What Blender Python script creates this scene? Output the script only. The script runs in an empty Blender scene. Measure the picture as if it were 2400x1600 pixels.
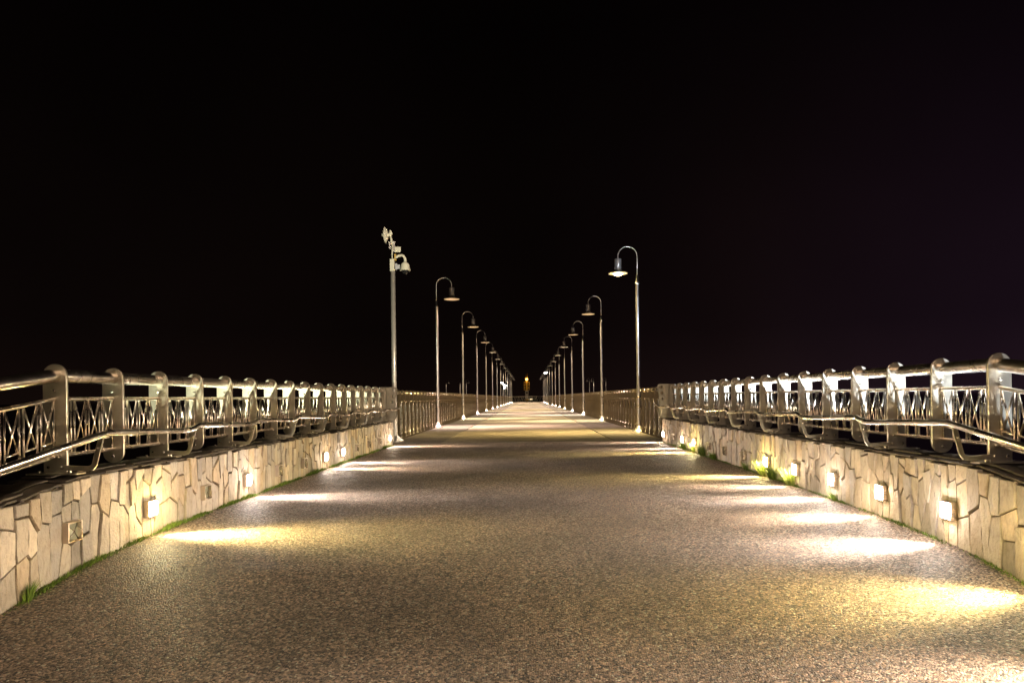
import bpy, bmesh, math, random
from mathutils import Vector, Matrix
R = math.radians
random.seed(7)
sc = bpy.context.scene
COL = sc.collection
E = 1.02            # eye height above the pier deck
W = 3.0             # lateral distance of the wall faces
PX = 3.165          # lateral distance of the near rail plane
SL = 0.15           # slope of the ramp below the kink

# ------------------------------------------------------------------ mesh helpers
class MB:
    def __init__(s): s.v = []; s.f = []; s.sm = []; s.col = None
    def add(s, vs, fs, smooth=False):
        b = len(s.v); s.v += [tuple(p) for p in vs]
        for f in fs: s.f.append([b + i for i in f]); s.sm.append(smooth)
    def box(s, x0, x1, y0, y1, z0, z1):
        v = [(x0,y0,z0),(x1,y0,z0),(x1,y1,z0),(x0,y1,z0),(x0,y0,z1),(x1,y0,z1),(x1,y1,z1),(x0,y1,z1)]
        s.add(v, [(0,3,2,1),(4,5,6,7),(0,1,5,4),(1,2,6,5),(2,3,7,6),(3,0,4,7)])
    def tube(s, pts, r, n=12, cap=True, rads=None):
        pts = [Vector(p) for p in pts]; m = len(pts); rings = []
        up = None
        for i, p in enumerate(pts):
            a = pts[i] - pts[i-1] if i else None
            b = pts[i+1] - pts[i] if i < m-1 else None
            t = (a.normalized() + b.normalized()).normalized() if a and b else (a or b).normalized()
            if up is None:
                up = Vector((0,0,1)) if abs(t.z) < .9 else Vector((1,0,0))
            u = (up - t*up.dot(t)).normalized(); up = u
            w = t.cross(u)
            rr = rads[i] if rads else r
            k = 1.0
            if a and b:
                k = 1.0/max(.5, t.dot(a.normalized()))
            rings.append([p + u*(math.cos(2*math.pi*j/n)*rr) + w*(math.sin(2*math.pi*j/n)*rr) for j in range(n)])
        vs = [q for g in rings for q in g]; fs = []
        for i in range(m-1):
            for j in range(n):
                fs.append((i*n+j, i*n+(j+1)%n, (i+1)*n+(j+1)%n, (i+1)*n+j))
        b0 = len(s.v); s.add(vs, fs, True)
        if cap:
            s.f.append([b0+j for j in range(n)][::-1]); s.sm.append(False)
            s.f.append([b0+(m-1)*n+j for j in range(n)]); s.sm.append(False)
    def lathe(s, prof, n=24, c=(0,0,0), axis='z'):
        vs = []
        for (r, h) in prof:
            for j in range(n):
                a = 2*math.pi*j/n
                q = (r*math.cos(a), r*math.sin(a), h)
                if axis == 'x': q = (q[2], q[0], q[1])
                if axis == 'y': q = (q[0], q[2], q[1])
                vs.append((q[0]+c[0], q[1]+c[1], q[2]+c[2]))
        fs = []
        for i in range(len(prof)-1):
            for j in range(n):
                fs.append((i*n+j, i*n+(j+1)%n, (i+1)*n+(j+1)%n, (i+1)*n+j))
        s.add(vs, fs, True)
    def prism(s, poly, y0, y1):           # polygon in x,z extruded along y
        n = len(poly)
        vs = [(p[0], y0, p[1]) for p in poly] + [(p[0], y1, p[1]) for p in poly]
        s.add(vs, [tuple(range(n)), tuple(range(2*n-1, n-1, -1))] + [(i, i+n, (i+1)%n+n, (i+1)%n) for i in range(n)])
    def build(s, name, m, parent=None, loc=None, smooth_angle=None):
        me = bpy.data.meshes.new(name)
        me.from_pydata(s.v, [], s.f)
        me.polygons.foreach_set('use_smooth', s.sm)
        me.materials.append(m); me.update()
        if s.col:
            at = me.color_attributes.new('tint', 'FLOAT_COLOR', 'POINT')
            for i, c in enumerate(s.col): at.data[i].color = c
        o = bpy.data.objects.new(name, me); COL.objects.link(o)
        if parent: o.parent = parent
        if loc: o.location = loc
        return o
def tag(o, label=None, cat=None, group=None, kind=None):
    if label: o['label'] = label
    if cat: o['category'] = cat
    if group: o['group'] = group
    if kind: o['kind'] = kind
    return o
def empty(name, loc=(0,0,0), rz=0):
    o = bpy.data.objects.new(name, None); COL.objects.link(o)
    o.location = loc; o.rotation_euler = (0,0,rz); o.empty_display_size = .2
    return o
def copy_tree(o, parent=None):
    c = o.copy(); COL.objects.link(c)
    if parent: c.parent = parent
    for ch in list(o.children):
        if ch.type == 'MESH': copy_tree(ch, c)
    return c
def bevel(o, w=.003, seg=2):
    m = o.modifiers.new('bevel', 'BEVEL'); m.width = w; m.segments = seg; m.limit_method = 'ANGLE'; m.angle_limit = R(40)
    return o

# ------------------------------------------------------------------ materials
def mat(name):
    m = bpy.data.materials.new(name); m.use_nodes = True
    nt = m.node_tree; return m, nt, nt.nodes['Principled BSDF']
def N(nt, t, **kw):
    n = nt.nodes.new(t)
    for k, v in kw.items():
        if k.startswith('i_'): n.inputs[k[2:].replace('_', ' ')].default_value = v
        else: setattr(n, k, v)
    return n
def L(nt, a, b): nt.links.new(a, b)
def ramp(nt, fac, stops):
    r = nt.nodes.new('ShaderNodeValToRGB'); el = r.color_ramp.elements
    while len(el) < len(stops): el.new(.5)
    for e, (p, c) in zip(el, stops): e.position = p; e.color = (*c, 1) if len(c) == 3 else c
    L(nt, fac, r.inputs[0]); return r
def simple(name, col, rough=.5, metal=0, spec=None, noise=0.15, nscale=8, bump=0, bscale=60):
    m, nt, b = mat(name)
    tc = N(nt, 'ShaderNodeTexCoord')
    no = N(nt, 'ShaderNodeTexNoise'); no.inputs['Scale'].default_value = nscale; no.inputs['Detail'].default_value = 6
    L(nt, tc.outputs['Object'], no.inputs['Vector'])
    r = ramp(nt, no.outputs['Fac'], [(.3, [c*(1-noise) for c in col]), (.7, [min(1, c*(1+noise)) for c in col])])
    L(nt, r.outputs[0], b.inputs['Base Color'])
    b.inputs['Roughness'].default_value = rough; b.inputs['Metallic'].default_value = metal
    if bump:
        n2 = N(nt, 'ShaderNodeTexNoise'); n2.inputs['Scale'].default_value = bscale; n2.inputs['Detail'].default_value = 4
        L(nt, tc.outputs['Object'], n2.inputs['Vector'])
        bp = N(nt, 'ShaderNodeBump'); bp.inputs['Strength'].default_value = bump; bp.inputs['Distance'].default_value = .01
        L(nt, n2.outputs['Fac'], bp.inputs['Height']); L(nt, bp.outputs[0], b.inputs['Normal'])
    return m
def emis(name, col, strength):
    m, nt, b = mat(name)
    b.inputs['Base Color'].default_value = (.8,.8,.8,1)
    b.inputs['Emission Color'].default_value = (*col, 1); b.inputs['Emission Strength'].default_value = strength
    return m

def steel_mat(name, base, r0, r1, stain=.5):
    m, nt, b = mat(name)
    tc = N(nt, 'ShaderNodeTexCoord')
    no = N(nt, 'ShaderNodeTexNoise'); no.inputs['Scale'].default_value = 9 if r0 > .25 else 4; no.inputs['Detail'].default_value = 8 if r0 > .25 else 1; no.inputs['Roughness'].default_value = .65
    L(nt, tc.outputs['Object'], no.inputs['Vector'])
    c = ramp(nt, no.outputs['Fac'], [(.25, [x*(1-stain*.6) for x in base]), (.45, base), (.8, [min(1, x*1.12) for x in base])])
    L(nt, c.outputs[0], b.inputs['Base Color'])
    rr = N(nt, 'ShaderNodeMapRange'); rr.inputs['To Min'].default_value = r1; rr.inputs['To Max'].default_value = r0
    rr.inputs['From Min'].default_value = .3; rr.inputs['From Max'].default_value = .7
    L(nt, no.outputs['Fac'], rr.inputs['Value']); L(nt, rr.outputs[0], b.inputs['Roughness'])
    b.inputs['Metallic'].default_value = 1
    n2 = N(nt, 'ShaderNodeTexNoise'); n2.inputs['Scale'].default_value = 35; n2.inputs['Detail'].default_value = 3
    L(nt, tc.outputs['Object'], n2.inputs['Vector'])
    bp = N(nt, 'ShaderNodeBump'); bp.inputs['Strength'].default_value = .0 if r0 < .25 else .04; bp.inputs['Distance'].default_value = .004
    L(nt, n2.outputs['Fac'], bp.inputs['Height']); L(nt, bp.outputs[0], b.inputs['Normal'])
    return m
M = {}
M['tube'] = steel_mat('polished_steel_tube', (.78,.70,.61), .19, .33, .3)
M['plate'] = steel_mat('brushed_steel_plate', (.44,.40,.32), .32, .46, .35)
M['pole'] = steel_mat('polished_steel_pole', (.92,.87,.83), .28, .42, .2)
M['bolt'] = steel_mat('steel_bolt', (.6,.55,.48), .15, .3, .3)
M['deckplate'] = steel_mat('satin_steel_plate', (.36,.29,.18), .26, .42, .5)
M['white_paint'] = simple('white_plastic', (.72,.68,.55), .45, noise=.08)
M['yellow_paint'] = simple('yellow_paint', (.62,.4,.05), .5)
M['beacon_box'] = simple('pale_grey_paint', (.45,.45,.48), .5)
M['endpaint'] = simple('grey_metal_paint', (.42,.40,.39), .3, metal=.5)
M['endrail'] = simple('lit_rail_steel', (.8,.78,.76), .4)  # pale tone stands in for lamplight on the steel end railing
M['dark_glass'] = simple('smoked_dome', (.02,.02,.02), .04, noise=.05)
M['slate'] = simple('slate_coping', (.075,.06,.045), .75, noise=.5, nscale=7, bump=.6, bscale=35)
M['mortar'] = simple('grey_brown_mortar', (.11,.082,.062), .9, noise=.45, nscale=14, bump=.7, bscale=70)
M['dark_concrete'] = simple('dark_concrete', (.05,.045,.04), .85, noise=.3, nscale=2)
M['frame'] = steel_mat('light_frame', (.55,.47,.4), .25, .4, .3)

def asphalt(name, c0, c1, scale, bump, rough=.55, disp=.02, mossy=False, flat=0.0):
    m, nt, b = mat(name)
    tc = N(nt, 'ShaderNodeTexCoord')
    v = N(nt, 'ShaderNodeTexVoronoi'); v.inputs['Scale'].default_value = scale
    L(nt, tc.outputs['Object'], v.inputs['Vector'])
    nb = N(nt, 'ShaderNodeTexNoise'); nb.inputs['Scale'].default_value = scale*1.7; nb.inputs['Detail'].default_value = 4; nb.inputs['Roughness'].default_value = .7
    L(nt, tc.outputs['Object'], nb.inputs['Vector'])
    sep = N(nt, 'ShaderNodeSeparateColor'); L(nt, v.outputs['Color'], sep.inputs[0])
    big = N(nt, 'ShaderNodeTexNoise'); big.inputs['Scale'].default_value = .9; big.inputs['Detail'].default_value = 5
    L(nt, tc.outputs['Object'], big.inputs['Vector'])
    r = ramp(nt, sep.outputs[0], [(0, c0), (.3, [a*.8+bb*.2 for a, bb in zip(c0, c1)]), (.75, [a*.35+bb*.65 for a, bb in zip(c0, c1)]), (.93, c1), (1, [min(.9, x*1.7) for x in c1])])  # brightest stop paints sparkle into the pebble colour
    rb = ramp(nt, big.outputs['Fac'], [(.32, (.62,.61,.60)), (.5, (.95,.94,.93)), (.7, (1.2,1.18,1.14))])
    mx = N(nt, 'ShaderNodeMix', data_type='RGBA', blend_type='MULTIPLY'); mx.inputs[0].default_value = 1
    L(nt, r.outputs[0], mx.inputs[6]); L(nt, rb.outputs[0], mx.inputs[7])
    L(nt, mx.outputs[2], b.inputs['Base Color'])
    # pebble height: dome of each cell plus fine noise
    inv = N(nt, 'ShaderNodeMath', operation='MULTIPLY'); inv.inputs[1].default_value = -1.3
    L(nt, v.outputs['Distance'], inv.inputs[0])
    add = N(nt, 'ShaderNodeMath', operation='ADD'); L(nt, inv.outputs[0], add.inputs[0])
    h2 = N(nt, 'ShaderNodeMath', operation='MULTIPLY'); h2.inputs[1].default_value = .9; L(nt, nb.outputs['Fac'], h2.inputs[0])
    L(nt, h2.outputs[0], add.inputs[1])
    add2 = N(nt, 'ShaderNodeMath', operation='ADD'); L(nt, add.outputs[0], add2.inputs[0])
    h3 = N(nt, 'ShaderNodeMath', operation='MULTIPLY'); h3.inputs[1].default_value = .8; L(nt, sep.outputs[1], h3.inputs[0]); L(nt, h3.outputs[0], add2.inputs[1])
    bp = N(nt, 'ShaderNodeBump'); bp.inputs['Strength'].default_value = bump; bp.inputs['Distance'].default_value = disp
    L(nt, add2.outputs[0], bp.inputs['Height']); L(nt, bp.outputs[0], b.inputs['Normal'])
    rr = N(nt, 'ShaderNodeMapRange'); rr.inputs['To Min'].default_value = rough-.15; rr.inputs['To Max'].default_value = rough+.15
    L(nt, sep.outputs[2], rr.inputs['Value']); L(nt, rr.outputs[0], b.inputs['Roughness'])
    b.inputs['Specular IOR Level'].default_value = .5
    return m
M['asphalt'] = asphalt('ramp_asphalt', (.02,.013,.010), (.84,.61,.46), 92, 1.0, .62, .025)
M['lane'] = asphalt('lane_asphalt', (.24,.20,.15), (.40,.335,.26), 60, .35, .6, .008)
M['strip'] = asphalt('footway_concrete', (.17,.145,.125), (.26,.225,.19), 60, .25, .6, .006)
M['sea'] = simple('dark_water', (.004,.006,.008), .25, noise=.2, bump=.5, bscale=.6)

def stone_mat():
    m, nt, b = mat('split_stone')
    at = N(nt, 'ShaderNodeAttribute', attribute_name='tint')
    tc = N(nt, 'ShaderNodeTexCoord')
    mp = N(nt, 'ShaderNodeMapping'); mp.inputs['Scale'].default_value = (1, 6, 2)
    L(nt, tc.outputs['Object'], mp.inputs[0])
    n1 = N(nt, 'ShaderNodeTexNoise'); n1.inputs['Scale'].default_value = 6; n1.inputs['Detail'].default_value = 8; n1.inputs['Roughness'].default_value = .6; n1.inputs['Distortion'].default_value = .6
    L(nt, mp.outputs[0], n1.inputs['Vector'])
    r = ramp(nt, n1.outputs['Fac'], [(.25, (.62,.58,.52)), (.5, (.95,.93,.9)), (.75, (1.1,1.06,.98))])
    mx = N(nt, 'ShaderNodeMix', data_type='RGBA', blend_type='MULTIPLY'); mx.inputs[0].default_value = 1
    L(nt, at.outputs['Color'], mx.inputs[6]); L(nt, r.outputs[0], mx.inputs[7])
    n3 = N(nt, 'ShaderNodeTexNoise'); n3.inputs['Scale'].default_value = 3.3; n3.inputs['Detail'].default_value = 3
    L(nt, tc.outputs['Object'], n3.inputs['Vector'])
    rr3 = ramp(nt, n3.outputs['Fac'], [(.56, (0,0,0)), (.72, (1,1,1))])
    fm = N(nt, 'ShaderNodeMath', operation='MULTIPLY'); fm.inputs[1].default_value = .22
    L(nt, rr3.outputs[0], fm.inputs[0])
    mx2 = N(nt, 'ShaderNodeMix', data_type='RGBA', blend_type='MIX'); L(nt, fm.outputs[0], mx2.inputs[0])
    L(nt, mx.outputs[2], mx2.inputs[6]); mx2.inputs[7].default_value = (.42,.29,.15,1)
    n5 = N(nt, 'ShaderNodeTexNoise'); n5.inputs['Scale'].default_value = 1.7; n5.inputs['Detail'].default_value = 6; n5.inputs['Roughness'].default_value = .65
    L(nt, tc.outputs['Object'], n5.inputs['Vector'])
    r5 = ramp(nt, n5.outputs['Fac'], [(.32, (.62,.60,.55)), (.5, (.95,.94,.92)), (.7, (1.12,1.1,1.07))])
    mx3 = N(nt, 'ShaderNodeMix', data_type='RGBA', blend_type='MULTIPLY'); mx3.inputs[0].default_value = 1
    L(nt, mx2.outputs[2], mx3.inputs[6]); L(nt, r5.outputs[0], mx3.inputs[7])
    L(nt, mx3.outputs[2], b.inputs['Base Color'])
    n2 = N(nt, 'ShaderNodeTexNoise'); n2.inputs['Scale'].default_value = 55; n2.inputs['Detail'].default_value = 6
    L(nt, tc.outputs['Object'], n2.inputs['Vector'])
    ad = N(nt, 'ShaderNodeMath', operation='ADD'); L(nt, n2.outputs['Fac'], ad.inputs[0]); L(nt, n1.outputs['Fac'], ad.inputs[1])
    bp = N(nt, 'ShaderNodeBump'); bp.inputs['Strength'].default_value = .8; bp.inputs['Distance'].default_value = .008
    L(nt, ad.outputs[0], bp.inputs['Height']); L(nt, bp.outputs[0], b.inputs['Normal'])
    b.inputs['Roughness'].default_value = .75
    return m
M['stone'] = stone_mat()
def grass_mat(name, a, c):
    m, nt, b = mat(name)
    g = N(nt, 'ShaderNodeNewGeometry')
    r = ramp(nt, g.outputs['Random Per Island'], [(0, a), (1, c)])
    L(nt, r.outputs[0], b.inputs['Base Color']); b.inputs['Roughness'].default_value = .6
    return m
M['grass'] = grass_mat('green_grass', (.055,.11,.012), (.19,.28,.03))
M['drygrass'] = grass_mat('dry_grass', (.16,.26,.03), (.48,.50,.14))

# ------------------------------------------------------------------ ground profile
GP = [(-4,-1.25),(0,-.70),(2.4,-.355),(3,-.265),(3.64,-.17),(4.2,-.09),(4.5,-.062),(5,-.036),(5.5,-.022),(6.5,-.010),(8,-.004),(9,0),(200,0)]
def gz(y):
    for (a, za), (b, zb) in zip(GP, GP[1:]):
        if y <= b:
            t = (y-a)/(b-a); return za + (zb-za)*t
    return 0
def drop(y): return -SL*max(0, 4.29-y)       # rails and wall top below the kink
WT = E-.507
def wall_top(y): return WT + drop(y)

# ------------------------------------------------------------------ setting
mb = MB(); ys = [-3+.1*i for i in range(176)] ; ys = [y for y in ys if y < 14.55]+[14.59]
for a, b in zip(ys, ys[1:]):
    n = 12
    for j in range(n):
        x0 = -3.03+6.06*j/n; x1 = -3.03+6.06*(j+1)/n
        bb = len(mb.v)
        mb.v += [(x0,a,gz(a)),(x1,a,gz(a)),(x1,b,gz(b)),(x0,b,gz(b))]
        mb.f.append([bb,bb+1,bb+2,bb+3]); mb.sm.append(True)
tag(mb.build('ramp_surface', M['asphalt']), kind='structure', label='coarse brown asphalt ramp between the stone walls')
mb = MB(); mb.box(-3.0,3.0,14.52,14.66,-.1,-.018); mb.box(-3.2,3.2,14.66,134,-.5,-.02)
tag(mb.build('pier_slab', M['dark_concrete']), kind='structure')
mb = MB(); mb.box(-1.98,1.98,14.635,133.9,-.019,0)
tag(bevel(mb.build('pier_lane', M['lane']), .004), kind='structure', label='pale asphalt lane down the middle of the pier')
for s in (-1, 1):
    mb = MB(); mb.box(min(s*2.01,s*3.2),max(s*2.01,s*3.2),14.635,133.9,-.019,.001)
    tag(bevel(mb.build('pier_footway', M['strip']), .004), kind='structure')
mb = MB(); mb.box(-22,22,134.02,160,-.5,-.01)
tag(mb.build('pier_head_platform', M['strip']), kind='structure')
mb = MB(); S = 4000
mb.add([(-S,-S,-5),(S,-S,-5),(S,S,-5),(-S,S,-5)], [(0,1,2,3)])
tag(mb.build('sea', M['sea']), kind='structure', label='black sea around the pier')
mb = MB(); mb.box(-3.02,3.02,-3,14.5,-5,-1.3)
tag(mb.build('ramp_base', M['dark_concrete']), kind='structure')

# ------------------------------------------------------------------ stone walls
def clip(poly, n, c):       # keep points with n.p <= c
    out = []
    for i in range(len(poly)):
        p, q = poly[i], poly[(i+1) % len(poly)]
        dp = n[0]*p[0]+n[1]*p[1]-c; dq = n[0]*q[0]+n[1]*q[1]-c
        if dp <= 0: out.append(p)
        if dp*dq < 0:
            t = dp/(dp-dq); out.append((p[0]+(q[0]-p[0])*t, p[1]+(q[1]-p[1])*t))
    return out
Y0, Y1 = 1.8, 14.28
TINTS = [(.52,.465,.40),(.47,.42,.37),(.57,.51,.445),(.49,.445,.405),(.52,.43,.33),(.42,.38,.34),(.53,.46,.38),(.46,.43,.41)]
def make_wall(s, seed):
    rnd = random.Random(seed)
    K = .30                       # squeeze of v in the cell metric: tall cells
    sites = []; y = Y0-.1
    while y < Y1+.1:
        w = rnd.choice([.06,.072,.085,.10,.12,.145])
        base = gz(y); top = wall_top(y); h = top-base
        k = rnd.random()
        if k < .33: vs = [base+h*.28, base+h*.82]
        elif k < .62: vs = [base+h*rnd.uniform(.15,.28), base+h*rnd.uniform(.6,.72), base+h*.99]
        elif k < .82: vs = [base+h*rnd.uniform(.35,.5), base+h*rnd.uniform(.9,1.0)]
        else: vs = [base+h*rnd.uniform(.1,.2), base+h*rnd.uniform(.45,.6), base+h*rnd.uniform(.85,.95)]
        for v in vs: sites.append((y+rnd.uniform(-.017,.017), v+rnd.uniform(-.05,.05)))
        y += w
    mb = MB(); mb.col = []
    for i, (u, v) in enumerate(sites):
        poly = [(u-.35,v-.8),(u+.35,v-.8),(u+.35,v+.8),(u-.35,v+.8)]
        for j, (a, b) in enumerate(sites):
            if j == i or abs(a-u) > .5: continue
            # bisector in squeezed space
            nx, ny = (a-u), (b-v)*K*K
            mx_, my_ = (a+u)/2, (b+v)/2
            ln = math.hypot(nx, ny)
            if ln < 1e-6: continue
            nx /= ln; ny /= ln
            g = (.0009+.0046*(((i*31+j*17+(i^j)*7) % 10)/10)**2) + (.0025 if abs(ny) > .5 else 0)
            poly = clip(poly, (nx, ny), nx*mx_+ny*my_-g)
            if len(poly) < 3: break
        if len(poly) < 3: continue
        poly = clip(poly, (0,-1), -(gz(u)-.03)); poly = clip(poly, (0,1), wall_top(u)+rnd.uniform(-.02,.006)) if len(poly) > 2 else poly
        poly = clip(poly, (1,0), Y1-.002) if len(poly) > 2 else poly
        if len(poly) < 3: continue
        # roughen edges
        pts = []
        for q in range(len(poly)):
            p, r = poly[q], poly[(q+1) % len(poly)]
            d = math.hypot(r[0]-p[0], r[1]-p[1]); n = max(1, int(d/.045))
            for t in range(n):
                f = t/n
                jit = .0035 if t else .0015
                pts.append((p[0]+(r[0]-p[0])*f+rnd.uniform(-jit,jit), p[1]+(r[1]-p[1])*f+rnd.uniform(-jit,jit)))
        A = sum(pts[q][0]*pts[(q+1)%len(pts)][1]-pts[(q+1)%len(pts)][0]*pts[q][1] for q in range(len(pts)))/2
        if abs(A) < .0012: continue
        cx = sum(p[0] for p in pts)/len(pts); cy = sum(p[1] for p in pts)/len(pts)
        th = rnd.uniform(.022,.046); tx = rnd.uniform(-.03,.03); ty = rnd.uniform(-.03,.03)
        for j in range(-4, 12):           # keep stones flat round the wall lights
            ly = (4.19+.872*j) if s < 0 else (4.56+.862*j)
            if min(p[0] for p in pts)-.075 < ly < max(p[0] for p in pts)+.075 and min(p[1] for p in pts)-.075 < E-.84 < max(p[1] for p in pts)+.075:
                th = .026; tx = ty = 0
        n = len(pts); vs = []
        def X(d): return s*(W+.034-d)
        for p in pts: vs.append((X(0), p[0], p[1]))
        for p in pts:
            vs.append((X(th*.75), cx+(p[0]-cx)*.993, cy+(p[1]-cy)*.996))
        for p in pts:
            dx, dy = p[0]-cx, p[1]-cy; l = math.hypot(dx, dy) or 1; k = max(.3, (l-.0045)/l)
            vs.append((X(th+dx*k*tx+dy*k*ty), cx+dx*k, cy+dy*k))
        vs.append((X(th+.001), cx, cy))
        fs = []
        for q in range(n):
            r = (q+1) % n
            fs.append((q, r, n+r, n+q)); fs.append((n+q, n+r, 2*n+r, 2*n+q)); fs.append((2*n+q, 2*n+r, 3*n))
        if s*A > 0: fs = [tuple(reversed(f)) for f in fs]
        fs = [tuple(reversed(f)) for f in fs]
        mb.add(vs, fs, False)
        t = rnd.choice(TINTS); k = rnd.uniform(.74,1.14)
        mb.col += [(t[0]*k, t[1]*k, t[2]*k, 1)]*len(vs)
    root = empty('stone_wall', (s*W, 4.3, gz(4.3)))
    o = mb.build('stone_facing', M['stone'], root); o.location = -root.location
    # mortar core
    mb = MB(); n = 60
    for i in range(n):
        a = Y0+(Y1-Y0)*i/n; b = Y0+(Y1-Y0)*(i+1)/n
        za, zb = wall_top(a)-.012, wall_top(b)-.012; ga, gb = gz(a)-.3, gz(b)-.3
        xi, xo = s*(W+.032), s*(W+.40)
        mb.add([(xi,a,ga),(xi,b,gb),(xi,b,zb),(xi,a,za),(xo,a,ga),(xo,b,gb),(xo,b,zb),(xo,a,za)],
               [(0,1,2,3),(5,4,7,6),(3,2,6,7)])
    mb.box(min(s*(W+.022),s*(W+.4)),max(s*(W+.022),s*(W+.4)),Y1-.03,Y1,-.3,WT-.014)
    o = mb.build('mortar', M['mortar'], root); o.location = -root.location
    # slate coping: ragged flat slabs
    mb = MB(); y = Y0
    while y < Y1:
        for layer in range(2):
            l = rnd.uniform(.25,.6); yy = y+rnd.uniform(-.1,.1)*layer
            x0 = W+rnd.uniform(-.012,.03)+layer*rnd.uniform(.05,.16); x1 = W+.4+rnd.uniform(0,.03) if layer == 0 else W+rnd.uniform(.25,.38)
            z0 = .001+layer*.016+rnd.uniform(0,.004); th = rnd.uniform(.010,.014)
            n = 7; top = []
            ring = [(x0+rnd.uniform(-.012,.012), yy+l*i/n) for i in range(n+1)]
            ring += [(x1, yy+l), (x1, yy)]
            ring = [(a, min(b, Y1)) for a, b in ring]
            c = len(ring)
            vs = [(s*p[0], p[1], wall_top(p[1])+z0) for p in ring] + [(s*p[0]-s*-.0, p[1], wall_top(p[1])+z0+th) for p in ring]
            fs = [tuple(range(c)), tuple(range(2*c-1, c-1, -1))] + [(i, i+c, (i+1)%c+c, (i+1)%c) for i in range(c)]
            mb.add(vs, fs)
        y += l*.93
    o = mb.build('coping', M['slate'], root); o.location = -root.location
    side = 'left' if s < 0 else 'right'
    tag(root, f'low beige crazy stone wall with dark slate coping along the {side} of the ramp', 'stone wall', 'stone walls of the ramp')
    return root
make_wall(-1, 11); make_wall(1, 23)

# ------------------------------------------------------------------ wall lights
ORD = ['first','second','third','fourth','fifth','sixth','seventh','eighth','ninth','tenth','eleventh','twelfth','thirteenth','fourteenth']
WARM = (1,.76,.54); YEL = (1,.79,.30); WHT = (1,.84,.71)
lens_mats = {}
LENS_S = 24
BLADE = 66
def lens(col):
    if col not in lens_mats: lens_mats[col] = emis('lit_lens', [c**.5 for c in col], LENS_S)
    return lens_mats[col]
m, nt, b = mat('unlit_lens'); M['unlit'] = m
b.inputs['Base Color'].default_value = (.55,.56,.42,1); b.inputs['Roughness'].default_value = .12
b.inputs['Metallic'].default_value = .6
def wall_light_frame():
    mb = MB(); h = .067; t = .011
    d = .034
    mb.box(-d,.02,-h,-h+t,-h,h); mb.box(-d,.02,h-t,h,-h,h)
    mb.box(-d,.02,-h+t,h-t,-h,-h+t); mb.box(-d,.02,-h+t,h-t,h-t,h)
    return mb
fr_proto = None; cross_proto = None; lens_me = {}
def wall_light(s, y, lit, label, group, power=1):
    global fr_proto
    z = E-.84+ (0 if y > 4.1 else -.09*(4.19-y))
    root = empty('wall_light', (s*W, y, z), 0 if s > 0 else math.pi)
    if fr_proto is None:
        fr_proto = bevel(wall_light_frame().build('frame', M['frame']), .002).data
        bpy.data.objects.remove([o for o in bpy.data.objects if o.data == fr_proto][0])
    fo = bpy.data.objects.new('frame', fr_proto); COL.objects.link(fo); fo.parent = root; bevel(fo, .002)
    mb = MB(); h = .0555
    if lit:
        n = 8; vs = []; fs = []
        for i in range(n+1):
            for j in range(n+1):
                a, c = -1+2*i/n, -1+2*j/n
                vs.append((-.026-.030*(1-a*a)*(1-c*c), a*h, c*h))
        for i in range(n):
            for j in range(n):
                q = i*(n+1)+j; fs.append((q, q+1, q+n+2, q+n+1))
        mb.add(vs, fs, True)
        mb.build('lens', lens(lit), root)
    else:
        mb.add([(-.006,-h,-h),(-.006,h,-h),(-.006,h,h),(-.006,-h,h),(-.0225,0,0)], [(0,1,4),(1,2,4),(2,3,4),(3,0,4)])
        lo = mb.build('lens', M['unlit'], root)
        mb = MB(); r = .0022
        mb.tube([(-.008,-h,-h),(-.0245,0,0),(-.008,h,h)], r, 6); mb.tube([(-.008,-h,h),(-.0245,0,0),(-.008,h,-h)], r, 6)
        mb.build('lens_rib', M['bolt'], lo)
    if lit:
        ld = bpy.data.lights.new('wall_light_beam', 'SPOT'); ld.energy = BLADE*power; ld.color = lit
        ld.spot_size = R(138); ld.spot_blend = 1.0; ld.shadow_soft_size = .03
        lo = bpy.data.objects.new('beam', ld); COL.objects.link(lo)
        lo.location = (s*(W-.07), y, z)
        # aim across the ramp and slightly down; squeeze the cone along the wall
        d = Vector((-s, 0, math.tan(R(-17)))).normalized()
        zax = -d; yax = Vector((0,1,0)); xax = yax.cross(zax).normalized()
        m3 = Matrix((xax, yax, zax)).transposed().to_4x4()
        lo.matrix_world = Matrix.Translation((s*(W-.07), y, z)) @ m3 @ Matrix.Diagonal((1,.25,1,1))
    if lit:
        ld = bpy.data.lights.new('wall_light_spill', 'POINT'); ld.energy = .6*power; ld.color = lit; ld.shadow_soft_size = .03
        lo = bpy.data.objects.new('spill', ld); COL.objects.link(lo); lo.location = (s*(W-.10), y, z)
    tag(root, label, 'wall light', group)
SY_L, SP_L = 4.19, .872
litL = {-1:WARM, 1:YEL, 3:WHT, 6:WARM, 7:WHT, 11:WARM}
litR = {-3:WHT,-2:WARM,-1:YEL, 0:WHT, 1:WARM, 2:WHT, 3:WARM, 4:YEL, 8:YEL, 9:WARM, 11:WARM}
COLN = {YEL:'yellowish', WHT:'white', WARM:'warm white'}
for s, SY, lit, side, GR in ((-1, SY_L, litL, 'left', 'square lights set in the left stone wall'), (1, 4.56, litR, 'right', 'square lights set in the right stone wall')):
    nl = nu = 0
    for j in range(0 if s < 0 else -1, 12):
        y = SY+SP_L*j
        if s > 0: y = 4.56+.862*j
        c = lit.get(j)
        if j < 0:
            wall_light(s, y, c, f'glowing square light in the {side} wall nearest the camera, just past the frame edge', GR); continue
        if c:
            lab = f'glowing {COLN[c]} square light, {ORD[nl]} lit one from the near end of the {side} wall'; nl += 1
        else:
            lab = f'unlit square glass light, {ORD[nu]} dark one from the near end of the {side} wall'; nu += 1
        wall_light(s, y, c, lab, GR, 1.7 if c == YEL else 1)
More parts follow.
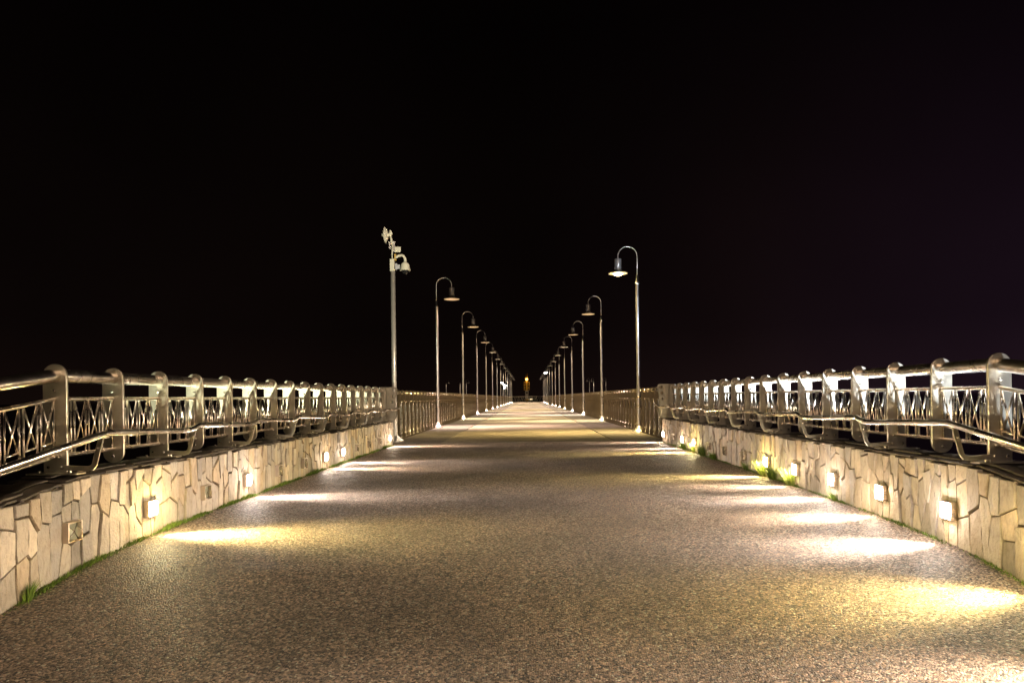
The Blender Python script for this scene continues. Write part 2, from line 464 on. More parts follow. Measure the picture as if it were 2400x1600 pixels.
for s, y, c in ((1,2.836,WARM),(1,1.97,WHT),(-1,2.45,WARM)):   # lights of the same rows, outside the frame
    ld = bpy.data.lights.new('wall_light_beam', 'SPOT'); ld.energy = BLADE*1.3; ld.color = c
    ld.spot_size = R(138); ld.spot_blend = 1.0; ld.shadow_soft_size = .03
    lo = bpy.data.objects.new('beam', ld); COL.objects.link(lo)
    d = Vector((-s, 0, math.tan(R(-17)))).normalized(); zax = -d; yax = Vector((0,1,0)); xax = yax.cross(zax).normalized()
    lo.matrix_world = Matrix.Translation((s*(W-.07), y, gz(y)+.2)) @ Matrix((xax, yax, zax)).transposed().to_4x4() @ Matrix.Diagonal((1,.2,1,1))

# ------------------------------------------------------------------ ramp railings
PW = .079; TC = E+.184; MZ = E+.028; LZ = E-.355
def arc(cx, cz, r, a0, a1, n=14):
    return [(cx+r*math.cos(R(a0+(a1-a0)*i/n)), cz+r*math.sin(R(a0+(a1-a0)*i/n))) for i in range(n+1)]
def bolt_mb():
    mb = MB(); mb.lathe([(.011,0),(.011,-.004),(.0085,-.0075),(.004,-.0095),(.0001,-.010)], 10, axis='y'); return mb
bolt_me = bolt_mb().build('bolt', M['bolt']).data
bpy.data.objects.remove([o for o in bpy.data.objects if o.data == bolt_me][0])
def add_bolt(parent, x, y, z):
    o = bpy.data.objects.new('bolt', bolt_me); COL.objects.link(o); o.parent = parent; o.location = (x,y,z)
# shared part meshes, origin on the rail plane at deck height
mb = MB(); mb.prism(arc(0, TC, PW, 0, 180) + [(-PW, WT+.035), (PW, WT+.035)], -.006, .014)
post_o = bevel(mb.build('post', M['plate']), .003); post_me = post_o.data; COL.objects.unlink(post_o)
mb = MB(); mb.prism(arc(0, TC, PW, 0, 180) + arc(0, E-.46+PW, PW, 180, 360), -.006, .014)
hang_o = bevel(mb.build('hanging_plate', M['plate']), .003); hang_me = hang_o.data; COL.objects.unlink(hang_o)
def ramp_railing(s):
    side = 'left' if s < 0 else 'right'
    root = empty('ramp_railing', (s*PX, 4.29, WT), 0)
    tag(root, f'tubular stainless steel railing with low handrail on top of the {side} stone wall', 'railing', 'railings on the ramp walls')
    off = -root.location
    def place(o): o.location = o.location + off; return o
    yend = 13.92; y0 = 2.2
    for nm, r, z in (('top_rail', .045, TC), ('mid_rail', .0145, MZ), ('lower_rail', .0145, LZ)):
        mb = MB(); c = .06 if r > .04 else .012
        pts = [(s*PX, y0, z+drop(y0)), (s*PX, 4.29-c, z-SL*c), (s*PX, 4.29-c*.3, z-SL*c*.22), (s*PX, 4.29+c*.6, z), (s*PX, yend, z)]
        mb.tube(pts, r, 28 if r > .04 else 12); place(mb.build(nm, M['tube'], root))
    for k in range(-3, 17):
        y = 4.29+.6*k; dz = drop(y)
        if k % 2 == 0:
            p = bpy.data.objects.new('post', post_me); COL.objects.link(p); p.parent = root; p.location = Vector((s*PX, y, dz)); place(p); bevel(p, .003)
            mb = MB(); mb.box(-.17,.17,-.045,.045,WT+.030,WT+.040)
            mb.tube([(-.09,-.03,WT+.04),(-.09,-.03,WT+.055)], .010, 8); mb.tube([(.115*-s,-.03,WT+.04),(.115*-s,-.03,WT+.058)], .011, 8)
            bp = bevel(mb.build('base_plate', M['plate'], p), .0015)
            if k <= 8:
                for (bx, bz) in ((0, E+.085), (0, E-.25), (-.045, E-.43), (.045, E-.43), (.03*-s, E-.36)): add_bolt(p, bx, -.006, bz)
        else:
            p = bpy.data.objects.new('hanging_plate', hang_me); COL.objects.link(p); p.parent = root; p.location = Vector((s*PX, y, dz)); place(p); bevel(p, .003)
            if k <= 5:
                for (bx, bz) in ((.0, E+.085), (0, E-.41)): add_bolt(p, bx, -.006, bz)
        # infill bay beyond this plate
        if k < 16:
            mb = MB(); r = .0085; pitch = .15; w = .112; zb = E-.262; x = s*PX
            for q in range(4):
                a = y+.012+(pitch-w)/2+pitch*q*.975; b = a+w
                za, zb_ = drop(a), drop(b)
                for yy, dd in ((a, za), (b, zb_)):
                    mb.tube([(x,yy,LZ+dd),(x,yy,MZ+dd)], r, 8)
                mb.tube([(x,a+.006,zb+za),(x,b-.006,zb+zb_)], r*.9, 8)
                xo = .004*s
                mb.tube([(x+xo,a+.008,MZ+za-.012),(x+xo,b-.008,zb+zb_+.006)], r*.8, 8)
                mb.tube([(x-xo*2,b-.008,MZ+zb_-.012),(x-xo*2,a+.008,zb+za+.006)], r*.8, 8)
            place(mb.build('infill_panel', M['tube'], root))
    # handrail: kinked at every bracket and sagging between them
    HX = 2.83; hz = E-.203; pts = []
    def hd(y): return -.17*max(0, 4.31-y)
    for k in range(-2, 17, 2):
        y = 4.31+.6*k
        if y > 4.2 and k < 16:
            pts += [(s*HX, y, hz), (s*HX, y+.12, hz-.004), (s*HX, y+.35, hz-.011), (s*HX, y+.6, hz-.021), (s*HX, y+.85, hz-.031), (s*HX, y+1.02, hz-.034), (s*HX, y+1.12, hz-.024)]
        else: pts.append((s*HX, y, hz+hd(y)))
    pts.append((s*HX, 14.12, hz+.002))
    mb = MB(); mb.tube(pts, .0215, 16); place(mb.build('handrail', M['tube'], root))
    for k in range(-2, 17, 2):
        y = 4.29+.6*k
        d = drop(y) if k < 0 else 0; dh = hd(y) if k < 0 else 0
        # flat bar: out from the base plate, rounded corner, up and inboard to the handrail
        path = [(3.10, WT+.075+d), (2.945, WT+.066+d), (2.915, WT+.072+d), (2.897, WT+.095+d), (2.845, hz-.012+dh)]
        mb = MB(); hw = .006; wd = .021
        left = []; right = []
        for i, p in enumerate(path):
            q0 = path[max(0,i-1)]; q1 = path[min(len(path)-1,i+1)]
            tx, tz = q1[0]-q0[0], q1[1]-q0[1]; l = math.hypot(tx, tz); nx, nz = -tz/l, tx/l
            left.append((s*(p[0]+nx*wd*.8), p[1]+nz*wd*.8)); right.append((s*(p[0]-nx*wd*.8), p[1]-nz*wd*.8))
        mb.prism(left+right[::-1], y-.012-hw, y-.012+hw)
        br = place(bevel(mb.build('handrail_bracket', M['plate'], root), .002))
        if k <= 6:
            add_bolt(br, s*2.868, y-.019, E-.30)
    # shaped end plate with three round holes: plate plus dark discs would be a fake, so cut real holes
    def LZh(x, h): return (s*x, E+h)
    outline = [(3.19,-.47),(3.19,.26),(2.90,.262),(2.86,.245),(2.842,.205),(2.85,.13),(2.872,.04),(2.885,-.03),(2.885,-.19),(2.85,-.22),(2.842,-.30),(2.86,-.40),(2.90,-.455),(2.96,-.482),(3.04,-.486)]
    mb = MB(); mb.prism([LZh(*p) for p in outline], 14.0, 14.012)
    ep = mb.build('end_plate', M['plate'], root)
    ep.location = (0,0,0); ep.parent = None
    cutb = MB()
    for (hx, hh) in ((2.925,.19),(2.945,.06),(2.965,-.065)):
        cutb.tube([(s*hx,13.9,E+hh),(s*hx,14.1,E+hh)], .034, 16)
    co = cutb.build('hole_cutter', M['plate'])
    for ob in (ep, co):
        bm = bmesh.new(); bm.from_mesh(ob.data); bmesh.ops.recalc_face_normals(bm, faces=bm.faces); bm.to_mesh(ob.data); bm.free()
    bpy.context.view_layer.update()
    md = ep.modifiers.new('b', 'BOOLEAN'); md.object = co; md.solver = 'EXACT'
    dg = bpy.context.evaluated_depsgraph_get(); me2 = bpy.data.meshes.new_from_object(ep.evaluated_get(dg))
    ep.modifiers.clear(); ep.data = me2; bpy.data.objects.remove(co)
    ep.parent = root; place(ep)
for s in (-1, 1): ramp_railing(s)

# ------------------------------------------------------------------ pier railings
DX = 3.30; DT = E+.150
mb = MB(); mb.prism(arc(0, DT, .08, 0, 180) + [(-.08,E-.10),(-.05,E-.17),(-.048,.16),(-.075,.08),(-.08,-.14),(-.03,-.19),(.03,-.19),(.08,-.14),(.075,.08),(.048,.16),(.05,E-.17),(.08,E-.10)], -.005, .005)
dpl = mb.build('railing_plate', M['deckplate']); dpl_me = dpl.data; COL.objects.unlink(dpl)
def pier_railing(s):
    side = 'left' if s < 0 else 'right'
    root = empty('pier_railing', (s*DX, 14.4, 0))
    tag(root, f'long railing of overlapping upright steel plates along the {side} edge of the pier', 'railing', 'railings along the pier')
    off = -root.location
    def place(o): o.location = o.location+off; return o
    for nm, r, z in (('top_rail', .042, DT), ('mid_rail', .012, E-.075), ('lower_rail', .012, .13), ('foot_rail', .012, .02)):
        mb = MB(); mb.tube([(s*DX,14.3,z),(s*DX,60,z),(s*DX,134,z)], r, 16); place(mb.build(nm, M['tube'], root))
    far = MB()
    for k in range(199):
        y = 14.5+.6*k
        if k < 99:
            p = bpy.data.objects.new('railing_plate', dpl_me); COL.objects.link(p); p.parent = root; p.location = Vector((s*DX, y, 0)); place(p)
        else:
            far.prism([(s*DX+a, b) for a, b in arc(0, DT, .08, 0, 180, 6) + [(-.08,-.16),(.08,-.16)]], y-.005, y+.005)
    tag(place(far.build('railing_plate', M['deckplate'], root)), kind='stuff')
    global bay_me
    if bay_me is None:
        mb = MB()
        for q in range(3):
            mb.tube([(0,.15+.15*q,.0),(.012,.15+.15*q,.3),(.012,.15+.15*q,.6),(0,.15+.15*q,E-.075)], .009, 6, cap=False)
        o = mb.build('infill_panel', M['tube']); bay_me = o.data; bpy.data.objects.remove(o)
    for k in range(80):
        o = bpy.data.objects.new('infill_panel', bay_me); COL.objects.link(o); o.parent = root
        o.location = Vector((s*DX, 14.5+.6*k, 0)); o.rotation_euler = (0,0,0); place(o)
    mb = MB()
    for k in range(80, 198):
        mb.tube([(s*DX,14.8+.6*k,.0),(s*DX,14.8+.6*k,E-.075)], .009, 4, cap=False)
    tag(place(mb.build('infill_panel', M['tube'], root)), kind='stuff')
bay_me = None
for s in (-1, 1): pier_railing(s)

# end railing
root = empty('end_railing', (0, 134.3, 0))
tag(root, 'dark railing with slanted bars closing the far end of the pier', 'railing')
mb = MB(); mb.tube([(-3.5,134.3,E+.2),(3.5,134.3,E+.2)], .06, 10); o = mb.build('top_rail', M['endrail'], root); o.location = -root.location
mb = MB()
for z in (.12,): mb.tube([(-3.5,134.3,z),(3.5,134.3,z)], .03, 8)
o = mb.build('lower_rail', M['endrail'], root); o.location = -root.location
mb = MB()
for i in range(-9, 10):
    x = i*.37; d = .34 if x < 0 else -.34
    mb.tube([(x,134.3,.12),(x+d,134.3,E+.15)], .022, 6)
    if i % 2: mb.tube([(x,134.3,.12),(x,134.3,E+.15)], .015, 6)
o = mb.build('infill_panel', M['endrail'], root); o.location = -root.location

# ------------------------------------------------------------------ street lamps
HZ = E   # heights measured from the eye
def lamp_proto():
    root = empty('street_lamp')
    mb = MB(); mb.lathe([(.20,0),(.20,.012),(.185,.018),(.12,.075),(.085,.13),(.075,.155),(.058,.16)], 28); mb.build('base_flange', M['pole'], root)
    mb = MB(); mb.lathe([(.056,.15),(.056,1.2),(.052,2.4),(.050,E+3.20),(.058,E+3.205),(.058,E+3.27),(.040,E+3.285),(.036,E+3.46),(.018,E+3.47)], 24); pl = mb.build('pole', M['pole'], root)
    for z in (E-.02, E-.30):
        mb = MB(); mb.lathe([(.057,z-.02),(.063,z-.018),(.063,z+.018),(.057,z+.02)], 20); mb.build('clamp_ring', M['bolt'], pl)
    r = .275; cz = E+4.02
    pts = [(0,0,E+3.4),(0,0,cz-.15)] + [(-r+r*math.cos(R(a)),0,cz+r*math.sin(R(a))) for a in range(0,181,12)] + [(-2*r,0,cz-.09)]
    mb = MB(); mb.tube(pts, .017, 12); mb.build('arm', M['pole'], root)
    c = (-2*r, 0, 0)
    mb = MB(); mb.lathe([(.001,E+3.955),(.05,E+3.952),(.095,E+3.94),(.10,E+3.925),(.10,E+3.665),(.085,E+3.655),(.07,E+3.65)], 24, c); mb.build('lamp_housing', M['endpaint'], root)
    mb = MB(); mb.lathe([(.065,E+3.66),(.075,E+3.645),(.15,E+3.57),(.19,E+3.552),(.275,E+3.545),(.283,E+3.54),(.283,E+3.525),(.272,E+3.522),(.20,E+3.54),(.09,E+3.60)], 32, c); mb.build('lamp_shade', M['plate'], root)
    return root
PR = lamp_proto()
dm = {}
def lit_underside(root, col, strength, bulge):
    key = (col, strength, bulge)
    if key not in dm:
        mt = emis('underside_glow', col, strength)  # faint emission stands in for lamplight reflected by the shade's underside
        mb = MB(); mb.lathe([(.268,E+3.5235),(.20,E+3.5225-bulge*.2),(.12,E+3.520-bulge*.4),(.115,E+3.519-bulge*.5),(.085,E+3.515-bulge*.85),(.045,E+3.513-bulge),(.001,E+3.5125-bulge)], 32, (-.55,0,0))
        o = mb.build('lit_underside', mt, root); dm[key] = o.data
    else:
        o = bpy.data.objects.new('lit_underside', dm[key]); COL.objects.link(o); o.parent = root
    return o
def bulb(root, col, st, r, h):
    mb = MB(); mb.lathe([(r*1.6*math.cos(R(a)), E+3.52-h*math.sin(R(a))) for a in range(0,91,15)], 20, (-.55,0,0))
    mb.build('bulb', emis('lamp_bulb', col, st), root)
DECK_W = 800
LC_Y = (1,.76,.32); LC_W = (1,.84,.66); LC_P = (1,.74,.60); LC_C = (1,.80,.50)
def place_lamp(s, y, i, col, glow=False, power=1, x=None, lab=None, group=None, light=True, first=[True]):
    root = PR if first[0] else copy_tree(PR); first[0] = False
    root.location = (s*3.2 if x is None else x, y, 0); root.rotation_euler = (0,0,0 if s > 0 else math.pi)
    side = 'left' if s < 0 else 'right'
    root.name = 'street_lamp'
    tag(root, lab or f'hooked steel street lamp, {ORD[i]} from the camera on the {side} side of the pier', 'street lamp', group or 'street lamps lining the pier')
    if light:
        ld = bpy.data.lights.new('street_lamp_light', 'SPOT'); ld.energy = DECK_W*power; ld.color = col
        ld.spot_size = R(150); ld.spot_blend = 1; ld.shadow_soft_size = .1
        lo = bpy.data.objects.new('lamp_light', ld); COL.objects.link(lo)
        lx = root.location.x - s*.55
        # aimed down and slightly to the middle of the pier, narrow along it
        d = Vector((-s*math.sin(R(12)), 0, -math.cos(R(12)))); zax = -d; yax = Vector((0,1,0)); xax = yax.cross(zax).normalized()
        lo.matrix_world = Matrix.Translation((lx, y, E+3.47)) @ Matrix((xax, yax, zax)).transposed().to_4x4() @ Matrix.Diagonal((1,.26,1,1))
    c = [v for v in col]
    root['_c'] = 0; del root['_c']
    return root, tuple(c)
right_cols = [LC_Y, LC_C, LC_W, LC_W, LC_C, LC_W, LC_P, LC_W, LC_W, LC_C, LC_W, LC_W, LC_P]
left_cols = [LC_P, LC_C, LC_P, LC_C, LC_P, LC_W, LC_C, LC_W, LC_C, LC_W, LC_P, LC_W, LC_C]
todo = []
for i in range(13):
    r_, c_ = place_lamp(1, 18.4+9*i, i, right_cols[i], power=1.15 if i == 0 else 1,
        lab='tall hooked street lamp with glowing yellow lamp, nearest one on the right side' if i == 0 else ('hooked street lamp with a dazzling white lamp, ninth on the right side of the pier' if i == 8 else None))
    todo.append((r_, c_, i in (0, 8), i))
for i in range(13):
    r_, c_ = place_lamp(-1, 22.8+9*i, i, left_cols[i]); todo.append((r_, c_, False, i))
heads = [(-18.6,-1,147,'far hooked lamp on the pier head, outermost on the left'),(-14.1,-1,148,'far hooked lamp on the pier head, innermost on the left'),
         (14.3,1,147,'far hooked lamp on the pier head, innermost on the right'),(15.6,1,150,'far hooked lamp on the pier head, middle one on the right'),(18.2,1,148,'far hooked lamp on the pier head, outermost on the right')]
for x, s, y, lab in heads:
    r_, c_ = place_lamp(s, y, 0, LC_W, x=x, lab=lab, group='lamps on the pier head'); todo.append((r_, c_, False, 5))
for r_, c_, g, i in todo:
    if g and i == 0: lit_underside(r_, (1,.66,.18), .1, .003); bulb(r_, (1,.78,.35), 10, .075, .06)
    elif g: lit_underside(r_, (1,.72,.42), .06, .003); bulb(r_, (1,.93,.8), 22, .13, .12)
    elif i < 3: lit_underside(r_, (1,.55,.2), .06, .003)
    else: lit_underside(r_, (1,.72,.42), .06, .003)
# plain far pole on the left of the pier head
root = empty('far_pole', (-15.4, 147, 0)); mb = MB()
mb.lathe([(.2,0),(.18,.02),(.07,.2),(.06,.2)], 16); mb.build('base_flange', M['pole'], root)
mb = MB(); mb.lathe([(.06,.18),(.055,4.2),(.1,4.22),(.1,4.35),(.02,4.7),(.001,5.0)], 16); mb.build('pole', M['pole'], root)
tag(root, 'thin far pole with a pointed tip between two hooked lamps', 'pole')

# ------------------------------------------------------------------ camera mast
root = empty('camera_mast', (-3.22, 15.5, 0))
tag(root, 'tall steel mast with white dome camera and dish antenna beside the left wall end', 'camera mast')
def q(zx, zy): return ((zx-505)/948, (434.7-zy/9.8)*.010333+E)
mb = MB(); mb.lathe([(.058,.12),(.057,1.5),(.054,E+3.1),(.001,E+3.1)], 24); mb.build('pole', simple('silver_mast', (.62,.58,.52), .3, metal=.55, noise=.06), root)
mb = MB(); mb.lathe([(.22,0),(.22,.014),(.062,.016),(.062,.13),(.058,.131)], 24)
for a in range(0, 360, 60):
    c, sn = math.cos(R(a+20)), math.sin(R(a+20))
    t = .005
    vs = [(c*.05-sn*t, sn*.05+c*t, .015),(c*.21-sn*t, sn*.21+c*t, .015),(c*.05-sn*t, sn*.05+c*t, .16),(c*.05+sn*t, sn*.05-c*t, .015),(c*.21+sn*t, sn*.21-c*t, .015),(c*.05+sn*t, sn*.05-c*t, .16)]
    mb.add(vs, [(0,1,2),(5,4,3),(0,3,4,1),(1,4,5,2),(2,5,3,0)])
mb.build('base_flange', M['pole'], root)
mb = MB(); (a, z1), (b, z0) = q(448,1060), q(545,1330); mb.box(a,b,-.055,.055,z0,z1)
mb.box(a-.012,b+.012,-.06,.06,z1-.004,z1+.004)
bx = bevel(mb.build('mounting_box', M['white_paint'], root), .006)
mb = MB()
P3 = lambda zx, zy, y=0: (q(zx,zy)[0], y, q(zx,zy)[1])
mb.tube([P3(495,1070),P3(492,900),P3(500,640)], .014, 10)
mb.tube([P3(500,720,-.01),P3(465,520,-.01)], .022, 10)
mb.build('mast_tube', M['white_paint'], root)
for (x0,y0,x1,y1) in ((422,650,458,820),(515,640,562,880)):
    mb = MB(); (a, z1), (b, z0) = q(x0,y0), q(x1,y1); mb.box(a,b,-.02,.012,z0,z1)
    mb.box(a-.004,b+.004,-.026,.018,z0+.02,z0+.03); mb.box(a-.004,b+.004,-.026,.018,z1-.03,z1-.02)
    bevel(mb.build('bracket', M['pole'], root), .002)
# dish
cx, cz = q(335,495)
mb = MB(); prof = []
for i in range(9):
    r = .195*(1-i/8)+.001; prof.append((r, .072*(1-(r/.195)**2)))
for i in range(9):
    r = .195*i/8+.001; prof.append((r, .072*(1-(r/.195)**2)+.008))
mb.lathe(prof, 28, (cx,0,cz), axis='x'); d = mb.build('dish_antenna', M['white_paint'], root)
mb = MB(); mb.lathe([(.001,-.078),(.036,-.076),(.036,-.03),(.025,-.025),(.025,.07)], 16, (cx,0,cz), axis='x'); mb.build('feed_horn', M['white_paint'], d)
mb = MB(); mb.lathe([(.03,.07),(.034,.075),(.034,.15),(.001,.152)], 16, (cx,0,cz), axis='x')
mb.lathe([(.001,-.03),(.042,-.03),(.042,.03),(.001,.03)], 16, P3(468,462), axis='y')
mb.lathe([(.001,0),(.026,0),(.026,.03),(.001,.032)], 12, P3(460,420)); mb.build('antenna_clamp', M['white_paint'], d)
# rounded panel antenna
mb = MB(); (a, z1), (b, z0) = q(552,768), q(697,900); mb.box(a,b,-.045,.0,z0,z1)
bevel(mb.build('panel_antenna', M['white_paint'], root), .024, 4)
# swan-neck and dome camera
mb = MB(); (a, z1), (b, z0) = q(545,935), q(582,1085); mb.box(a,b,-.03,.03,z0,z1)
w = bevel(mb.build('wall_plate', simple('amber_paint', (.55,.36,.08), .5), root), .006)
mb = MB(); mb.tube([P3(560,1030),P3(600,1000),P3(650,972),P3(710,966),P3(755,985),P3(782,1030),P3(792,1080),P3(795,1130)], .031, 14); mb.build('camera_arm', M['white_paint'], root)
cx, _ = q(788,0)
def zz(v): return q(0,v)[1]
mb = MB(); mb.lathe([(.001,zz(1112)),(.035,zz(1112)),(.045,zz(1130)),(.08,zz(1150)),(.102,zz(1185)),(.112,zz(1250)),(.118,zz(1290)),(.128,zz(1305)),(.126,zz(1316)),(.09,zz(1316)),(.085,zz(1312))], 28, (cx,0,0)); cam_b = mb.build('dome_camera', M['white_paint'], root)
mb = MB(); mb.lathe([(.083,zz(1316))]+[(.083*math.cos(R(a)), zz(1325)-.083*math.sin(R(a))) for a in range(0,91,10)], 24, (cx,0,0)); mb.build('dome_glass', M['dark_glass'], cam_b)
mb = MB(); (a, z1), (b, z0) = q(562,1150), q(605,1300); mb.box(a,b,-.04,.04,z0,z1); mb.box(q(605,0)[0],q(668,0)[0],-.025,.025,q(0,1280)[1],q(0,1180)[1])
bevel(mb.build('junction_box', M['beacon_box'], root), .008)

# ------------------------------------------------------------------ beacon and far lights
root = empty('harbour_beacon', (-.1, 136, 0))
tag(root, 'yellow beacon with bright orange lamp and pale cabinet at the far end', 'beacon')
mb = MB(); mb.lathe([(.001,0),(.25,0),(.3,.38),(.68,.45),(.7,.56),(.25,.66),(.001,.66)], 24); mb.build('pedestal', M['yellow_paint'], root)
mb = MB(); mb.box(-.33,.33,-.3,.3,.64,2.4); mb.box(-.36,.36,-.33,.33,2.4,2.46); cb = bevel(mb.build('cabinet', M['beacon_box'], root), .02)
mb = MB(); mb.box(-.22,.22,-.33,-.301,1.85,2.2); mb.build('cabinet_door', M['dark_concrete'], cb)
mb = MB(); mb.box(-.17,.17,-.15,.15,2.46,4.6); bevel(mb.build('column', M['yellow_paint'], root), .02)
for sx in (-1, 1):
    mb = MB(); xs = sorted((sx*.2, sx*.56))
    for i in range(6): mb.box(xs[0],xs[1],-.05,.05,2.6+.33*i,2.68+.33*i)
    mb.box(sx*.56-.03,sx*.56+.03,-.06,.06,2.58,4.34); mb.build('side_rack', M['yellow_paint'], root)
mb = MB()
for sx in (-1, 1): mb.tube([(sx*.14,0,4.6),(sx*.14,0,6.15)], .045, 8)
mb.build('lightning_rod', M['yellow_paint'], root)
mb = MB(); mb.lathe([(.001,4.6),(.2,4.64),(.28,4.76),(.28,4.98),(.2,5.1),(.001,5.14)], 20); mb.build('orange_lamp', emis('orange_lamp', (1,.42,.07), .9), root)
ld = bpy.data.lights.new('beacon_light', 'POINT'); ld.energy = 4; ld.color = (1,.5,.1); ld.shadow_soft_size = .2
lo = bpy.data.objects.new('beacon_light', ld); COL.objects.link(lo); lo.location = (-.1,135.3,4.8)
root = empty('twin_lantern', (.55, 135.2, 0))
tag(root, 'small pair of white lanterns beside the foot of the orange beacon', 'lantern')
mb = MB(); mb.box(-.05,.5,-.05,.05,0,.5); mb.build('stand', M['dark_concrete'], root)
for dx in (0, .3):
    mb = MB(); mb.lathe([(.001,.5),(.12,.5),(.13,.62),(.11,.78),(.001,.82)], 14, (dx+.08,0,0)); mb.build('lantern_glass', emis('small_lamp', (1,.75,.4), .15), root)
root = empty('floodlight_pole', (-3.95, 104, 0))
tag(root, 'cluster of dazzling white floodlights on twin poles behind the left railing far away', 'floodlight')
for dx in (-.12, .14):
    mb = MB(); mb.lathe([(.05,-.4),(.05,2.4)], 12, (dx,0,0)); mb.build('pole', M['pole'], root)
FL = emis('flood_lamp', (1,.95,.9), 4)
for (dx, z) in ((.18,3.05),(.0,3.35),(.22,2.62),(.42,3.0),(-.28,3.5)):
    mb = MB(); r = .13 if dx > -.2 else .07
    mb.lathe([(.001,z-r),(r*.7,z-r*.7),(r,z),(r*.7,z+r*.7),(.001,z+r)], 14, (dx,0,0)); mb.build('lamp_head', FL, root)
mb = MB(); mb.tube([(-.3,0.02,3.5),(0,.02,3.3),(.1,.02,2.3)], .03, 8); mb.build('bracket', M['pole'], root)

# floodlights out of sight below the railings, shining up on them
def flood(x, y, z, tgt, e, col, size=70, soft=.05):
    ld = bpy.data.lights.new('flood', 'SPOT'); ld.energy = e; ld.color = col; ld.spot_size = R(size); ld.spot_blend = .5; ld.shadow_soft_size = soft
    lo = bpy.data.objects.new('flood', ld); COL.objects.link(lo); lo.location = (x,y,z)
    lo.rotation_euler = (Vector(tgt)-Vector((x,y,z))).to_track_quat('-Z', 'Y').to_euler()
flood(4.02, 4.15, E-1.46, (3.17,5.5,E+.05), 620, (.78,.87,1), 95)
flood(-4.02, 4.9, E-1.46, (-3.17,6.3,E), 260, (.95,1,.74), 95)
flood(14, -4, 8, (-3.2,15.5,3.4), 1900, (1,.84,.64), 20, .3)  # unseen spot behind the camera, added to brighten the camera mast

# unseen promenade lamps behind the camera, plus an added overhead fill for the ramp
for (x, y, z, e, c) in ((-15,-13,4.8,32,(1,.78,.45)),(15,-13,4.8,32,(1,.78,.62)),(0,-10,9,380,(1,.74,.54))):
    ld = bpy.data.lights.new('promenade_fill', 'POINT'); ld.energy = e; ld.color = c; ld.shadow_soft_size = .25
    lo = bpy.data.objects.new('promenade_fill', ld); COL.objects.link(lo); lo.location = (x,y,z)

# ------------------------------------------------------------------ grass
def blade(mb, x, y, z, h, lean, w, rnd):
    a = rnd.uniform(0, 2*math.pi); dx, dy = math.cos(a)*w, math.sin(a)*w
    lx, ly = lean; b = len(mb.v)
    mb.v += [(x-dx,y-dy,z),(x+dx,y+dy,z),(x+lx*.35+dx*.8,y+ly*.35+dy*.8,z+h*.6),(x+lx*.35-dx*.8,y+ly*.35-dy*.8,z+h*.6),(x+lx,y+ly,z+h)]
    mb.f += [[b,b+1,b+2,b+3],[b+3,b+2,b+4]]; mb.sm += [True,True]
def strip(s, y0, y1, n, hm, seed, m, name, lab):
    rnd = random.Random(seed); mb = MB()
    for i in range(n):
        y = rnd.uniform(y0, y1)
        dens = .5+.5*math.sin(y*9.1+seed)*math.sin(y*3.7+1)+rnd.uniform(-.35,.35)
        if dens < .35: continue
        x = s*(W-abs(rnd.gauss(0,.022))); h = hm*rnd.uniform(.4,1.2)*(.5+dens)
        blade(mb, x, y, gz(y)-.004, h, (rnd.uniform(-.02,.02)-s*.012, rnd.uniform(-.02,.02)), .0035, rnd)
    tag(mb.build(name, m), lab, kind='stuff'); 
strip(-1, 2.8, 14, 11000, .028, 3, M['grass'], 'grass_fringe', 'low green moss and grass at the foot of the left wall')
strip(1, 2.8, 14, 5500, .018, 5, M['grass'], 'grass_fringe', 'thin dark grass fringe at the foot of the right wall')
def tuft(s, y, h, n, sp, m, lab, seed):
    rnd = random.Random(seed); mb = MB()
    for i in range(n):
        a = rnd.uniform(0, 2*math.pi); r = sp*math.sqrt(rnd.random())
        bx = -abs(math.cos(a))*r*s*.7; by = math.sin(a)*r
        hh = h*rnd.uniform(.45,1.1); k = rnd.uniform(.3,1.1)
        blade(mb, bx*.5, by*.5, 0, hh, (bx*k*1.3-s*hh*.25*rnd.random(), by*k*1.5+rnd.uniform(-.02,.02)), .003, rnd)
    o = mb.build('grass_tuft', m); o.location = (s*(W-.02), y, gz(y)-.004)
    tag(o, lab, 'grass tuft', 'grass tufts along the walls')
tuft(1, 8.1, .2, 230, .13, M['drygrass'], 'bright yellow-green grass tuft right under the yellow wall light on the right', 1)
tuft(1, 7.25, .2, 260, .15, M['drygrass'], 'dry pale grass tuft below the fourth lit light of the right wall', 2)
tuft(1, 7.75, .19, 160, .14, M['grass'], 'dark grass tuft between the two large bright tufts on the right', 3)
tuft(1, 8.7, .12, 90, .1, M['grass'], 'small dark grass tuft just beyond the brightest tuft on the right', 4)
tuft(1, 10.2, .13, 170, .14, M['grass'], 'nearer of two dark green tufts below the unlit lights, right wall', 5)
tuft(1, 10.85, .2, 200, .16, M['grass'], 'taller dark green tuft below the unlit lights, right wall', 6)
tuft(1, 11.45, .17, 120, .1, M['drygrass'], 'bright small tuft under the far yellow light, right wall', 7)
tuft(1, 12.1, .16, 150, .16, M['grass'], 'farthest dark grass tuft along the right wall', 8)
tuft(1, 6.2, .09, 60, .08, M['grass'], 'short sparse tuft nearest the camera along the right wall', 9)
tuft(-1, 3.8, .12, 60, .05, M['grass'], 'thin upright grass blades at the near end of the left wall', 10)
tuft(-1, 8.9, .08, 120, .1, M['grass'], 'low green tuft before the third lit light of the left wall', 11)
tuft(-1, 13.2, .09, 150, .13, M['grass'], 'far green tuft near the end of the left wall', 12)

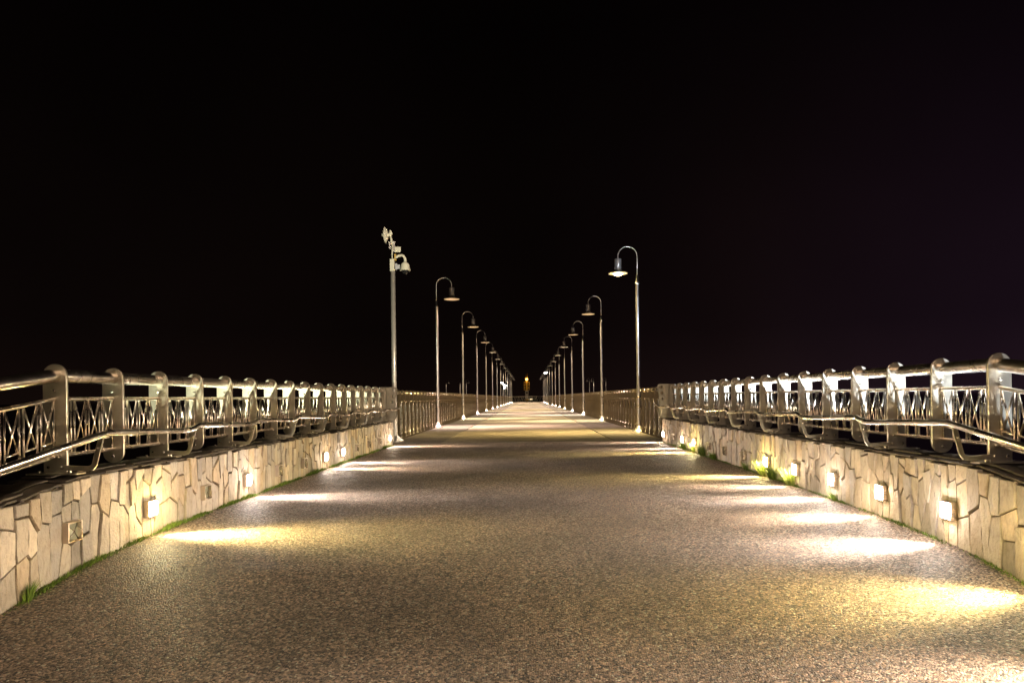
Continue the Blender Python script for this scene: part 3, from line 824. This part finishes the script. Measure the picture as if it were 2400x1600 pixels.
# ------------------------------------------------------------------ world
w = bpy.data.worlds.new('World'); sc.world = w; w.use_nodes = True
nt = w.node_tree; bg = nt.nodes['Background']
tc = N(nt, 'ShaderNodeTexCoord'); sp = N(nt, 'ShaderNodeSeparateXYZ'); L(nt, tc.outputs['Generated'], sp.inputs[0])
rx = ramp(nt, sp.outputs['X'], [(0,(.0028,.0017,.0015)), (.32,(.0052,.0030,.0036)), (.62,(.0078,.0043,.0082))])
rz = ramp(nt, sp.outputs['Z'], [(0,(2.4,2.1,1.8)), (.1,(1.3,1.15,1.1)), (.5,(.35,.3,.3))])
no = N(nt, 'ShaderNodeTexNoise'); no.inputs['Scale'].default_value = 2.2; no.inputs['Detail'].default_value = 3; L(nt, tc.outputs['Generated'], no.inputs['Vector'])
rn = ramp(nt, no.outputs['Fac'], [(.3,(.7,.7,.7)), (.7,(1.15,1.15,1.15))])
m1 = N(nt, 'ShaderNodeMix', data_type='RGBA', blend_type='MULTIPLY'); m1.inputs[0].default_value = 1; L(nt, rx.outputs[0], m1.inputs[6]); L(nt, rz.outputs[0], m1.inputs[7])
m2 = N(nt, 'ShaderNodeMix', data_type='RGBA', blend_type='MULTIPLY'); m2.inputs[0].default_value = 1; L(nt, m1.outputs[2], m2.inputs[6]); L(nt, rn.outputs[0], m2.inputs[7])
L(nt, m2.outputs[2], bg.inputs[0]); bg.inputs[1].default_value = .11

# ------------------------------------------------------------------ camera and render settings
cam = bpy.data.cameras.new('camera'); co = bpy.data.objects.new('camera', cam); COL.objects.link(co)
cam.sensor_width = 36; cam.lens = 22.5; cam.shift_x = -.015; cam.shift_y = .0546; cam.clip_end = 6000; cam.clip_start = .05
co.matrix_world = Matrix.Translation((0,0,E)) @ Matrix.Rotation(R(90), 4, 'X') @ Matrix.Rotation(-.012, 4, 'Z')
sc.camera = co
sc.view_settings.view_transform = 'Standard'; sc.view_settings.look = 'None'; sc.view_settings.gamma = 1
sc.view_settings.exposure = 3.0
sc.render.engine = 'CYCLES'
sc.cycles.use_denoising = True
sc.cycles.max_bounces = 6; sc.cycles.sample_clamp_indirect = 6; sc.cycles.sample_clamp_direct = 60
sc.cycles.use_light_tree = True
